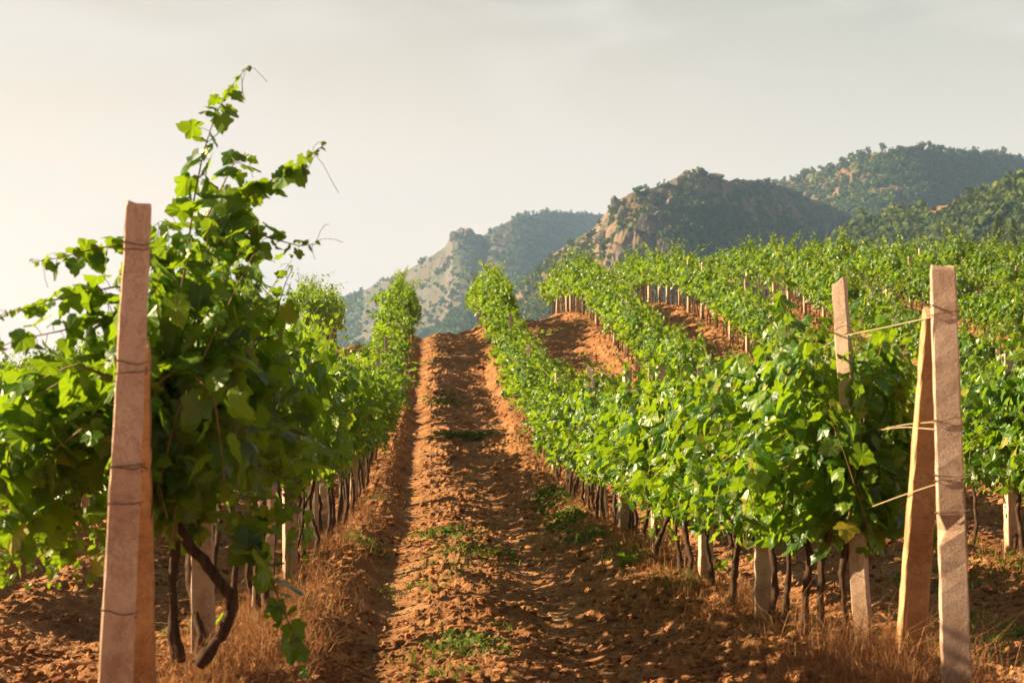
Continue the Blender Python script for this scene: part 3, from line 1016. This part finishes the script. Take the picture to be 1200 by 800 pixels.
fo.polygons.foreach_set('material_index', (sizes == 4).astype(np.int32))
kind(obj('far_vines', fo), 'stuff')

# ------------------------------------------------------------------ the big sprawling vine behind the near end post
def near_vine():
    rng = np.random.default_rng(99)
    Yb = 7.75
    X = row_x(0)
    z = float(z_ground(X, Yb))
    t = thing('grapevine', 'tall sprawling grapevine with long wild shoots against the sky behind the wire tied post', 'grapevine', (X, Yb, z), 0, 'grapevines in the ' + row_words(0))
    base = np.array([X, Yb, z])
    fol, cane = MB(), MB()

    def L(*pts):
        return [at(*p) - base for p in pts]

    free = [L((215, 330, 7.5), (228, 230, 7.4), (238, 180, 7.4), (252, 135, 7.4), (272, 100, 7.4), (292, 76, 7.4)),
            L((240, 300, 7.5), (285, 235, 7.4), (320, 210, 7.35), (350, 192, 7.3), (382, 168, 7.3)),
            L((240, 300, 7.6), (280, 265, 7.5), (320, 280, 7.5), (350, 288, 7.5), (374, 286, 7.5)),
            L((200, 310, 7.3), (150, 285, 7.3), (110, 292, 7.3), (70, 302, 7.3), (35, 308, 7.3)),
            L((200, 380, 7.3), (140, 335, 7.2), (90, 345, 7.2), (40, 358, 7.2), (-10, 372, 7.2)),
            L((200, 400, 7.3), (130, 372, 7.2), (70, 388, 7.1), (20, 398, 7.1), (-30, 420, 7.1)),
            L((280, 600, 7.7), (310, 660, 7.4), (328, 705, 7.35), (345, 745, 7.35), (352, 785, 7.35)),
            L((190, 590, 7.5), (130, 610, 7.2), (112, 650, 7.1), (100, 690, 7.1)),
            L((290, 420, 8.2), (322, 372, 8.1), (335, 330, 8.1), (345, 310, 8.1)),
            L((240, 260, 7.6), (262, 215, 7.6), (280, 180, 7.6), (300, 190, 7.6))]
    for i, p in enumerate(free):
        shoot_leaves(fol, cane, p, rng, (.026, .018, .024, .022, .028, .026, .038, .05, .03, .03)[i], 0.105 if i not in (6, 7) else 0.14, 0.028 if i != 6 else .085, 0.005 if i != 6 else .008, 0.02, 0.045, True)
        for q in range(3):                                          # tendrils
            k = rng.uniform(.5, 1)
            a = np.array(p)
            c0 = a[-2] * (1 - k) + a[-1] * k
            d = np.array([rng.normal(0, .06), rng.normal(0, .03), rng.normal(-.03, .05)])
            cane.tube([c0, c0 + d * .6 + (0, 0, .015), c0 + d * 1.2, c0 + d * 1.5 + (0.01, 0, -.02)], 0.0013, 3, False)
    # body of the canopy: shoots between the cordon and the top, wide to the left
    for i in range(70):
        y = rng.uniform(-.75, .75)
        top = rng.uniform(1.5, 2.12)
        tx = rng.normal(0.10, 0.15)
        top = top - 1.1 * max(0, -tx) - 0.5 * max(0, tx - .25)
        z0 = rng.uniform(.68, .95)
        pts = [(rng.normal(0, .05), y, z0), (tx * .4, y + rng.normal(0, .08), z0 + .35 * (top - z0)), (tx * .9, y + rng.normal(0, .12), z0 + .75 * (top - z0)), (tx * 1.3, y + rng.normal(0, .15), top), (tx * 1.6, y + rng.normal(0, .2), top - .08)]
        shoot_leaves(fol, cane, pts, rng, 0.056, 0.125)
    for i in range(54):
        y, sg = rng.uniform(-.8, .6), rng.choice([-1, -1, 1])
        z0 = rng.uniform(1.02, 1.36 if sg < 0 else 1.6)
        w = rng.uniform(.4, .72) if sg < 0 else rng.uniform(.3, .5)
        pts = [(0, y, z0), (sg * w * .5, y + rng.normal(0, .06), z0 + .12), (sg * w, y + rng.normal(0, .1), z0 - .02), (sg * w * 1.12, y + rng.normal(0, .12), z0 - .3), (sg * w * 1.1, y + rng.normal(0, .12), z0 - .55)]
        shoot_leaves(fol, cane, pts, rng, 0.056, 0.13)
    obj('foliage', fol.mesh('foliage'), M_LEAF, t)
    obj('cane', cane.mesh('cane'), M_CANE, t)
    tr1 = [np.array(q) - base for q in (at(232, 780, 7.75), at(262, 742, 7.75), at(272, 700, 7.75), at(248, 662, 7.75), at(222, 632, 7.75), at(205, 600, 7.75), at(195, 560, 7.8))]
    obj('trunk', trunk_mesh(tr1, .027, .02, 401), None, t)
    tr2 = [np.array(q) - base for q in (at(213, 775, 7.95), at(206, 735, 7.95), at(200, 690, 7.95), at(206, 650, 7.95), at(203, 600, 7.95), at(215, 560, 7.95))]
    obj('trunk', trunk_mesh(tr2, .02, .014, 402), None, t)
    return t


near_vine()

# ------------------------------------------------------------------ concrete posts
def post_mesh(h, w0, w1, seed, notch=False, bury=0.25, slant=0.12):
    """square tapered cast post with worn bevelled edges and a chipped sloping top"""
    rng = np.random.default_rng(seed)
    zs = np.concatenate([[-bury], np.linspace(0, h - 0.02, 30), [h]])
    V, nq = [], []
    for i, z in enumerate(zs):
        f = np.clip(z / h, 0, 1)
        w = (w0 + (w1 - w0) * f) / 2 * (0.93 if i == len(zs) - 1 else 1)
        c = w * 0.1
        ring = [(w - c, -w), (w, -w + c), (w, w - c), (w - c, w), (-w + c, w), (-w, w - c), (-w, -w + c), (-w + c, -w)]
        ch = 1 - 0.10 * np.maximum(rng.random(8) - .72, 0) * 3.5 * rng.random(8)
        for (x, y), c_ in zip(ring, ch):
            x, y = x * c_, y * c_
            V.append((x + rng.normal(0, .0012), y + rng.normal(0, .0012), z + (rng.normal(0, .004) - slant * x if i >= len(zs) - 2 else 0)))
    if notch:
        for k in (6, 7):
            V[8 * 13 + k] = (V[8 * 13 + k][0] + .028, V[8 * 13 + k][1] + .016, V[8 * 13 + k][2])
    n = len(zs)
    q = [(i * 8 + j, i * 8 + (j + 1) % 8, (i + 1) * 8 + (j + 1) % 8, (i + 1) * 8 + j) for i in range(n - 1) for j in range(8)]
    V.append((0, 0, h + (.004 if slant < .3 else 0)))
    t = [((n - 1) * 8 + j, (n - 1) * 8 + (j + 1) % 8, n * 8) for j in range(8)]
    return mesh_np('post', V, t, q)


def tie_mesh(w, z, seed, turns=2):
    rng = np.random.default_rng(seed)
    b = MB()
    for k in range(turns):
        c = w / 2 + .004
        zz = z + rng.normal(0, .008) + k * .014
        tl = rng.normal(0, .012)
        p = [(c, -c), (c, c), (-c, c), (-c, -c), (c * .97, -c * 1.02)]
        pts = []
        for a, e in zip(p[:-1], p[1:]):
            for f in np.linspace(0, 1, 5)[:-1]:
                pts.append((a[0] + (e[0] - a[0]) * f, a[1] + (e[1] - a[1]) * f, zz + tl * (a[0] + (e[0] - a[0]) * f) / c + rng.normal(0, .001)))
        pts.append((c * 1.2, -c * 1.15, zz + .01))
        b.tube(pts, .0023, 5)
    me = b.mesh('wire_tie')
    me.materials.append(M_WIRE)
    return me


POSTS = [post_mesh(h, .115, .088, 500 + i) for i, h in enumerate((1.95, 1.88, 2.02, 1.92))]
for p_ in POSTS:
    p_.materials.append(M_POST)
TIES = [tie_mesh(.098, 1.55, 520), tie_mesh(.104, 1.15, 521)]


def stand(name, me, label, X, Y, zadd=0.0, tilt=(0, 0), rz=0.0, group=None, ties=()):
    t = thing(name, label, 'post', (X, Y, float(z_ground(X, Y)) + zadd), 0, group)
    t.rotation_euler = (tilt[0], tilt[1], rz)
    obj('shaft', me, M_POST, t)
    for m_ in ties:
        obj('wire_tie', m_, None, t)
    return t


R = math.radians
PG = 'concrete trellis posts in the '
# near end post of the left row, its leaning brace close behind
pm = post_mesh(2.0, .128, .096, 540)
pm.materials.append(M_POST)
p0 = at(133, 820, 6.5)
zt = at(159, 240, 6.5)[2]
gz = float(z_ground(p0[0], 6.5))
left_post = stand('trellis_post', pm, 'pinkish concrete end post with several wire ties in front of the sprawling vine', p0[0], 6.5, zt - gz - 2.0, (R(0.3), R(1.5), ), R(9), PG + row_words(0),
                  [tie_mesh(.100, 2.0 - (290 - 240) * .00325, 541, 2), tie_mesh(.108, 2.0 - 195 * .00325, 542, 2), tie_mesh(.112, 2.0 - 308 * .00325, 543, 2), tie_mesh(.114, 2.0 - 352 * .00325, 544, 1), tie_mesh(.12, 2.0 - 476 * .00325, 545, 1)])


def brace(name, label, foot, top, w0, w1, seed, group):
    foot, top = np.array(foot), np.array(top)
    L = np.linalg.norm(top - foot)
    me = post_mesh(L, w0, w1, seed, False, .2)
    me.materials.append(M_POST2)
    t = thing(name, label, 'brace post', tuple(foot), 0, group)
    q = Vector(top - foot).to_track_quat('Z', 'Y')
    t.rotation_euler = q.to_euler()
    obj('shaft', me, None, t)
    return t


f0 = at(167, 800, 7.4); f0[2] = float(z_ground(f0[0], 7.4)) - .02
brace('brace_post', 'ochre leaning brace post standing close behind the wire tied end post', f0, at(160, 402, 6.68), .12, .1, 550, 'leaning brace posts')

# braced end post of the right row
pr = post_mesh(1.98, .126, .108, 560, True)
pr.materials.append(M_POST)
pe = at(1122, 820, 7.46)
gz = float(z_ground(pe[0], 7.46))
stand('trellis_post', pr, 'thick pinkish concrete end post with chipped edge, holding wires, a brace leaning on it', pe[0], 7.46, at(1111, 313, 7.46)[2] - gz - 1.98, (R(.2), R(-0.5)), R(-14), PG + row_words(1),
      [tie_mesh(.112, 1.98 - 58 * .00373, 561, 2), tie_mesh(.12, 1.98 - 188 * .00373, 562, 2), tie_mesh(.122, 1.98 - 252 * .00373, 563, 2), tie_mesh(.123, 1.98 - 292 * .00373, 564, 1)])
f1 = at(1064, 772, 8.7); f1[2] = float(z_ground(f1[0], 8.7)) - .02
bt = brace('brace_post', 'bright ochre brace post leaning against the thick end post with wires', f1, at(1096, 366, 7.62), .135, .1, 566, 'leaning brace posts')
# second post: thin, leaning, sharp sloping top, half sunk in leaves
ps = post_mesh(1.95, .09, .074, 570, slant=-0.75)
ps.materials.append(M_POST)
pe2 = at(1012, 745, 9.38)
stand('trellis_post', ps, 'leaning pale post with slanted top rising from the leaves beside the braced end post', pe2[0], 9.38, at(980, 334, 9.38)[2] - float(z_ground(pe2[0], 9.38)) - 1.93, (R(1), R(-2.6)), R(-28), PG + row_words(1), [tie_mesh(.104, 1.66, 571, 2)])

n = 0
for k in range(-4, 9):
    Y = {0: 9.0, 1: 11.7}.get(k, 9.0 + 0.45 * ((k * 5) % 6))
    if k == 2:
        Y = 16.8 - 2.75 * 3
    n = 0
    while Y < 80:
        if in_view(k, Y, .6):
            n += 1
            if k in (0, 1) and n <= 8:
                lab = f'weathered concrete post among vines, {ORD[n - 1 + (1 if k == 0 else 2)]} of the {short_row(k)}'
            elif k == 2 and abs(Y - 16.8) < .2:
                lab = 'grey concrete post of the second row, just beyond the braced end post'
            else:
                lab = f'thin weathered concrete post {zone(Y)} in the {short_row(k)}'
            jit = RV.uniform(-.05, .05)
            me = POSTS[RV.randrange(4)]
            s_ = (1.0 if k not in (0, 1) or n in (3, 4, 5) else 0.82) if Y < 30 else ((RV.choice([.62, .7, .95]) if k in (0, 1) else .83) if Y < 56 else .97)
            tl = (R(RV.uniform(-1.5, 1.5)), R(RV.uniform(-2, 2)))
            if k == 1 and 21 < Y < 24:
                tl = (R(2), R(-5))
            if k == 1 and 50 < Y < 58:
                tl = (R(1), R(-6))
            t = stand('trellis_post', me, lab, row_x(k) + jit, Y, 0, tl, RV.uniform(-.3, .3), PG + row_words(k), TIES if Y < 26 else ())
            t.scale = (1, 1, s_)
        Y += 2.75

# ------------------------------------------------------------------ wires
def wire(name, pts, r, m, label, sag=0.0, group=None):
    pts = np.asarray(pts, float)
    p, f = along(pts, 0.25)
    p = np.vstack([p, pts[-1]])
    b = MB()
    b.tube(p, r, 5)
    return tag(obj(name, b.mesh(name), m), label, 'wire', group)


def row_heights(k, h, Y0, Y1, x):
    ys = np.arange(Y0, Y1, 2.75)
    return [(x, y, float(z_ground(x, y)) + h + .02 * math.sin(y * 3)) for y in ys]


WG = 'trellis wires of the row beside the right edge of the track'
xr = row_x(1)
wire('trellis_wire', [at(1094, 371, 7.43), at(1040, 383, 8.4), at(985, 394, 9.4), at(930, 428, 10.6)] + row_heights(1, 1.62, 12.5, 40, xr + .06), .0029, M_PALE, 'pale top wire sagging from the braced end post past the slanted post into leaves', 0, WG)
wire('trellis_wire', [at(1097, 503, 7.42), at(1060, 500, 8.3), at(1018, 505, 9.5)] + row_heights(1, 1.18, 12, 40, xr - .07), .0026, M_PALE, 'pale middle wire stretched from the braced end post, the lower of a pair', 0, WG)
wire('trellis_wire', [at(1097, 494, 7.46), at(1062, 497, 8.3), at(1030, 503, 9.3)] + row_heights(1, 1.24, 12, 40, xr + .07), .0026, M_PALE, 'thin middle wire stretched from the braced end post, the upper of a pair', 0, WG)
wire('trellis_wire', [at(1128, 561, 7.38), at(1100, 566, 7.4), at(1055, 581, 8.3), at(1004, 600, 9.4), at(960, 604, 10.4)] + row_heights(1, .72, 12, 40, xr), .003, M_PALE, 'low rope-like wire curving from the braced end post to the slanted post', 0, WG)
xl = row_x(0)
WL = 'trellis wires of the row beside the left edge of the track'
wire('trellis_wire', [at(150, 435, 6.52)] + row_heights(0, 1.25, 8, 40, xl - .05), .003, M_WIRE, 'rusty wire at mid height of the wire tied end post, lost in the leaves', 0, WL)
wire('trellis_wire', [at(150, 292, 6.52)] + row_heights(0, 1.65, 8, 40, xl + .05), .003, M_WIRE, 'rusty wire tied high on the wire tied end post and lost in the leaves', 0, WL)
x2 = row_x(2)
wire('trellis_wire', row_heights(2, 1.2, 15, 45, x2), .003, M_PALE, 'pale wire stretched along the second row past its grey post', 0, 'trellis wires of the second row right of the track')

# ------------------------------------------------------------------ clods, grass and weeds
def fan_points(rng, n, y0, y1, s0=-.28, s1=.38):
    u = rng.random(n)
    Y = 1 / (1 / y0 + (1 / y1 - 1 / y0) * u)                        # as dense on the ground as it looks near by
    X = rng.uniform(s0, s1, n) * (Y + 1)
    return X, Y


def clods():
    rng = np.random.default_rng(61)
    bm = bmesh.new()
    bmesh.ops.create_icosphere(bm, subdivisions=1, radius=1)
    Vi = np.array([v.co[:] for v in bm.verts])
    Ti = np.array([[v.index for v in f.verts] for f in bm.faces])
    bm.free()
    forms = []
    for k in range(8):
        w = rng.normal(0, 1, (5, 3))
        d = sum(0.16 * np.sin(Vi @ w[i] * 2.2 + i) for i in range(5))
        forms.append(Vi * (1 + d)[:, None] * rng.uniform(.7, 1.2, 3) * [1, 1, .7] * (1 + rng.normal(0, .12, (len(Vi), 1))))
    X, Y = fan_points(rng, 90000, 6, 60)
    b, t = berm(X, Y)
    rut = np.exp(-((t - .84) / .2) ** 2) + .8 * np.exp(-((t - 2.2) / .2) ** 2)
    patch = vn(X * 1.4, Y * 1.1, 66)
    keep = rng.random(len(X)) < np.clip((1 - .75 * rut) * (0.3 + 1.2 * patch), .1, 1)
    X, Y = X[keep], Y[keep]
    Z = z_detail(X, Y)
    sz = 0.006 + 0.034 * rng.random(len(X)) ** 4.5
    sz = np.where(rng.random(len(X)) < .0006, rng.uniform(.04, .06, len(X)), sz)
    sz = sz * np.clip(Y / 14, 1, 2.2)
    Vs, Ts = [], []
    th = rng.uniform(0, 6.28, len(X))
    for i in range(len(X)):
        f = forms[i % 8]
        c, s_ = math.cos(th[i]), math.sin(th[i])
        V = np.stack([f[:, 0] * c - f[:, 1] * s_, f[:, 0] * s_ + f[:, 1] * c, f[:, 2]], -1) * sz[i] + (X[i], Y[i], Z[i] + .15 * sz[i])
        Vs.append(V); Ts.append(Ti + i * len(Vi))
    return mesh_np('soil_clods', np.vstack(Vs), np.vstack(Ts))


kind(obj('soil_clods', clods(), M_CLOD), 'stuff')


def blades(X, Y, h, w, lean, rng, curve=.5):
    n = len(X)
    Z = z_detail(X, Y)
    a = rng.uniform(0, 6.28, n)
    side = np.stack([np.cos(a), np.sin(a), np.zeros(n)], -1)
    dr = rng.uniform(0, 6.28, n)
    ln = np.stack([np.cos(dr), np.sin(dr), np.zeros(n)], -1) * (lean * rng.random(n))[:, None]
    p0 = np.stack([X, Y, Z - .01], -1)
    up = np.array([0, 0, 1.0])
    p1 = p0 + (up + ln * .5) * (h * .55)[:, None]
    p2 = p0 + (up * (1 - curve * .3 * rng.random((n, 1))) + ln * 1.3) * h[:, None]
    w = w[:, None]
    V = np.stack([p0 - side * w, p0 + side * w, p1 + side * w * .7, p1 - side * w * .7, p2], 1).reshape(-1, 3)
    o = (np.arange(n) * 5)[:, None]
    return V, o + np.array([[3, 2, 4]]), o + np.array([[0, 1, 2, 3]])


def dry_grass():
    rng = np.random.default_rng(71)
    b = MB()
    for k, n, y0, y1, sp in ((0, 21000, 6.4, 46, .27), (1, 22000, 7.0, 46, .26), (-1, 6000, 17, 60, .3), (2, 9000, 14, 60, .3), (3, 3000, 28, 60, .3)):
        u = rng.random(n)
        Y = 1 / (1 / y0 + (1 / y1 - 1 / y0) * u ** .9)
        X = row_x(k) + rng.normal(0.20 if k == 0 else -.04, sp, n)
        d = vn(X * 1.5, Y * .8, 72 + k) * .6 + vn(X * 4, Y * 4, 80 + k) * .4
        keep = d > (.40 if k == 0 else .46 if k == 1 else .55)
        X, Y = X[keep], Y[keep]
        h = rng.uniform(.03, 1, len(X)) ** 1.7 * .27 * (1 - .5 * np.clip(np.abs(X - row_x(k) - (.2 if k == 0 else 0)) / .6, 0, 1))
        if k == 1:                                                  # tall dead tussocks at the row end
            h = h * (1 + .5 * np.exp(-((Y - 8.8) / .9) ** 2))
        V, t, q = blades(X, Y, h, .0014 + .00012 * Y * rng.random(len(X)), 1.5, rng, .9)
        b.add(V, t, q)
    n = 1000
    X = row_x(1) + rng.normal(-.02, .3, n); Y = rng.normal(8.5, .9, n)
    V, t, q = blades(X, Y, rng.uniform(.1, .48, n), np.full(n, .0018), 1.9, rng, 1.2)
    b.add(V, t, q)
    return b.mesh('dry_grass')


kind(obj('dry_grass', dry_grass(), M_DRY), 'stuff')


def ground_hit(px, py):
    """where the sight line through this place of the photograph meets the ground"""
    Ys = np.linspace(6.5, 95, 2500)
    d = FW + (px - 600) / F_PX * RT + (400 - py) / F_PX * UP
    P = d[None] * (Ys / d[1])[:, None]
    below = P[:, 2] < z_ground(P[:, 0], P[:, 1])
    i = int(np.argmax(below)) if below.any() else len(Ys) - 1
    return P[i]


def green_grass():
    rng = np.random.default_rng(81)
    b = MB()
    spots = [(550, 513, .35, .25, 900), (535, 765, .16, .3, 420), (525, 628, .22, .5, 420), (548, 648, .2, .3, 160), (520, 668, .2, .4, 200), (565, 655, .25, .3, 130), (520, 470, .3, .8, 160),
             (645, 580, .2, .9, 350), (660, 610, .18, .8, 420), (685, 630, .16, .5, 350), (730, 645, .16, .3, 160), (800, 682, .14, .3, 220), (610, 520, .3, 1.5, 260), (440, 590, .2, .8, 130),
             (430, 640, .15, .4, 200), (340, 720, .12, .2, 110), (1180, 755, .4, .5, 800), (1140, 735, .3, .4, 300), (1160, 665, .5, .6, 500), (1030, 635, .3, .5, 160), (240, 750, .12, .2, 160), (360, 660, .12, .3, 110), (590, 740, .1, .2, 60), (470, 700, .1, .2, 40), (1110, 640, .4, .5, 200), (530, 795, .12, .2, 200)]
    for (px, py, sx, sy, n) in spots:
        p = ground_hit(px, py)
        X, Y = p[0] + rng.normal(0, sx, n), p[1] + rng.normal(0, sy, n)
        k = vn(X * 7, Y * 7, 85) > .42
        X, Y = X[k], Y[k]
        V, t, q = blades(X, Y, rng.uniform(.02, .11, len(X)) * (1.3 if px > 600 else 1), rng.uniform(.003, .007, len(X)) * (1 + p[1] / 50), 1.2, rng)
        b.add(V, t, q)
    return b.mesh('green_grass')


def weed_leaves():
    rng = np.random.default_rng(83)
    b = MB()
    for (px, py, sx, sy, n) in [(550, 513, .30, .3, 700), (535, 762, .15, .28, 330), (525, 628, .2, .5, 300), (545, 650, .2, .35, 160), (520, 470, .3, .9, 160), (645, 585, .14, .9, 360), (662, 612, .12, .7, 380),
                                (688, 634, .12, .5, 260), (735, 655, .12, .3, 150), (800, 690, .12, .25, 140), (1180, 755, .4, .5, 420), (1160, 668, .5, .5, 300), (430, 640, .12, .4, 120), (345, 715, .1, .2, 80), (600, 655, .25, .3, 120), (490, 690, .2, .3, 70)]:
        p = ground_hit(px, py)
        X, Y = p[0] + rng.normal(0, sx, n), p[1] + rng.normal(0, sy, n)
        k = vn(X * 5, Y * 5, 86) > .45
        X, Y = X[k], Y[k]
        P = np.stack([X, Y, z_detail(X, Y) + rng.uniform(.01, .07, len(X))], -1)
        Nn = np.array([-.2, -.1, 1]) + rng.normal(0, .45, P.shape)
        leaves(b, P, Nn, rng.normal(0, 1, P.shape), rng.uniform(.018, .05, len(X)) * max(1, p[1] / 14), rng)
    return b.mesh('weeds')


kind(obj('weeds', weed_leaves(), M_GRASS), 'stuff')


def litter():
    rng = np.random.default_rng(87)
    b = MB()
    for k, n in ((0, 700), (1, 700), (2, 300)):
        Y = 1 / rng.uniform(1 / 40, 1 / 6.8, n)
        X = row_x(k) + rng.normal(0, .45, n)
        P = np.stack([X, Y, z_detail(X, Y) + .008], -1)
        leaves(b, P, np.array([0, 0, 1]) + rng.normal(0, .35, P.shape), rng.normal(0, 1, P.shape), rng.uniform(.04, .09, n), rng)
    return b.mesh('fallen_leaves')


kind(obj('fallen_leaves', litter(), M_DRY), 'stuff')


kind(obj('green_grass', green_grass(), M_GRASS), 'stuff')


def seedling(px, py, r, n, label, seed):
    p = ground_hit(px, py)
    rng = np.random.default_rng(seed)
    b, c = MB(), MB()
    t = thing('vine_seedling', label, 'plant', tuple(p), 0, 'small leafy plants on the soil')
    for i in range(n):
        a = rng.uniform(0, 6.28)
        L = r * rng.uniform(.5, 1)
        pts = [(0, 0, 0), (L * .5 * math.cos(a), L * .5 * math.sin(a), r * .5), (L * math.cos(a), L * math.sin(a), r * rng.uniform(.3, .8))]
        shoot_leaves(b, c, pts, rng, .05, .1, .05, .003, .3, .03)
    obj('foliage', b.mesh('foliage'), M_LEAF, t)
    obj('cane', c.mesh('cane'), M_CANE, t)


seedling(738, 664, .22, 5, 'low leafy vine sucker on the soil beside the track below the right row', 1)
seedling(840, 672, .2, 5, 'leafy sucker at the foot of a post in the right row', 3)
seedling(250, 742, .16, 4, 'small bright green seedling between the two bent trunks of the sprawling vine', 4)
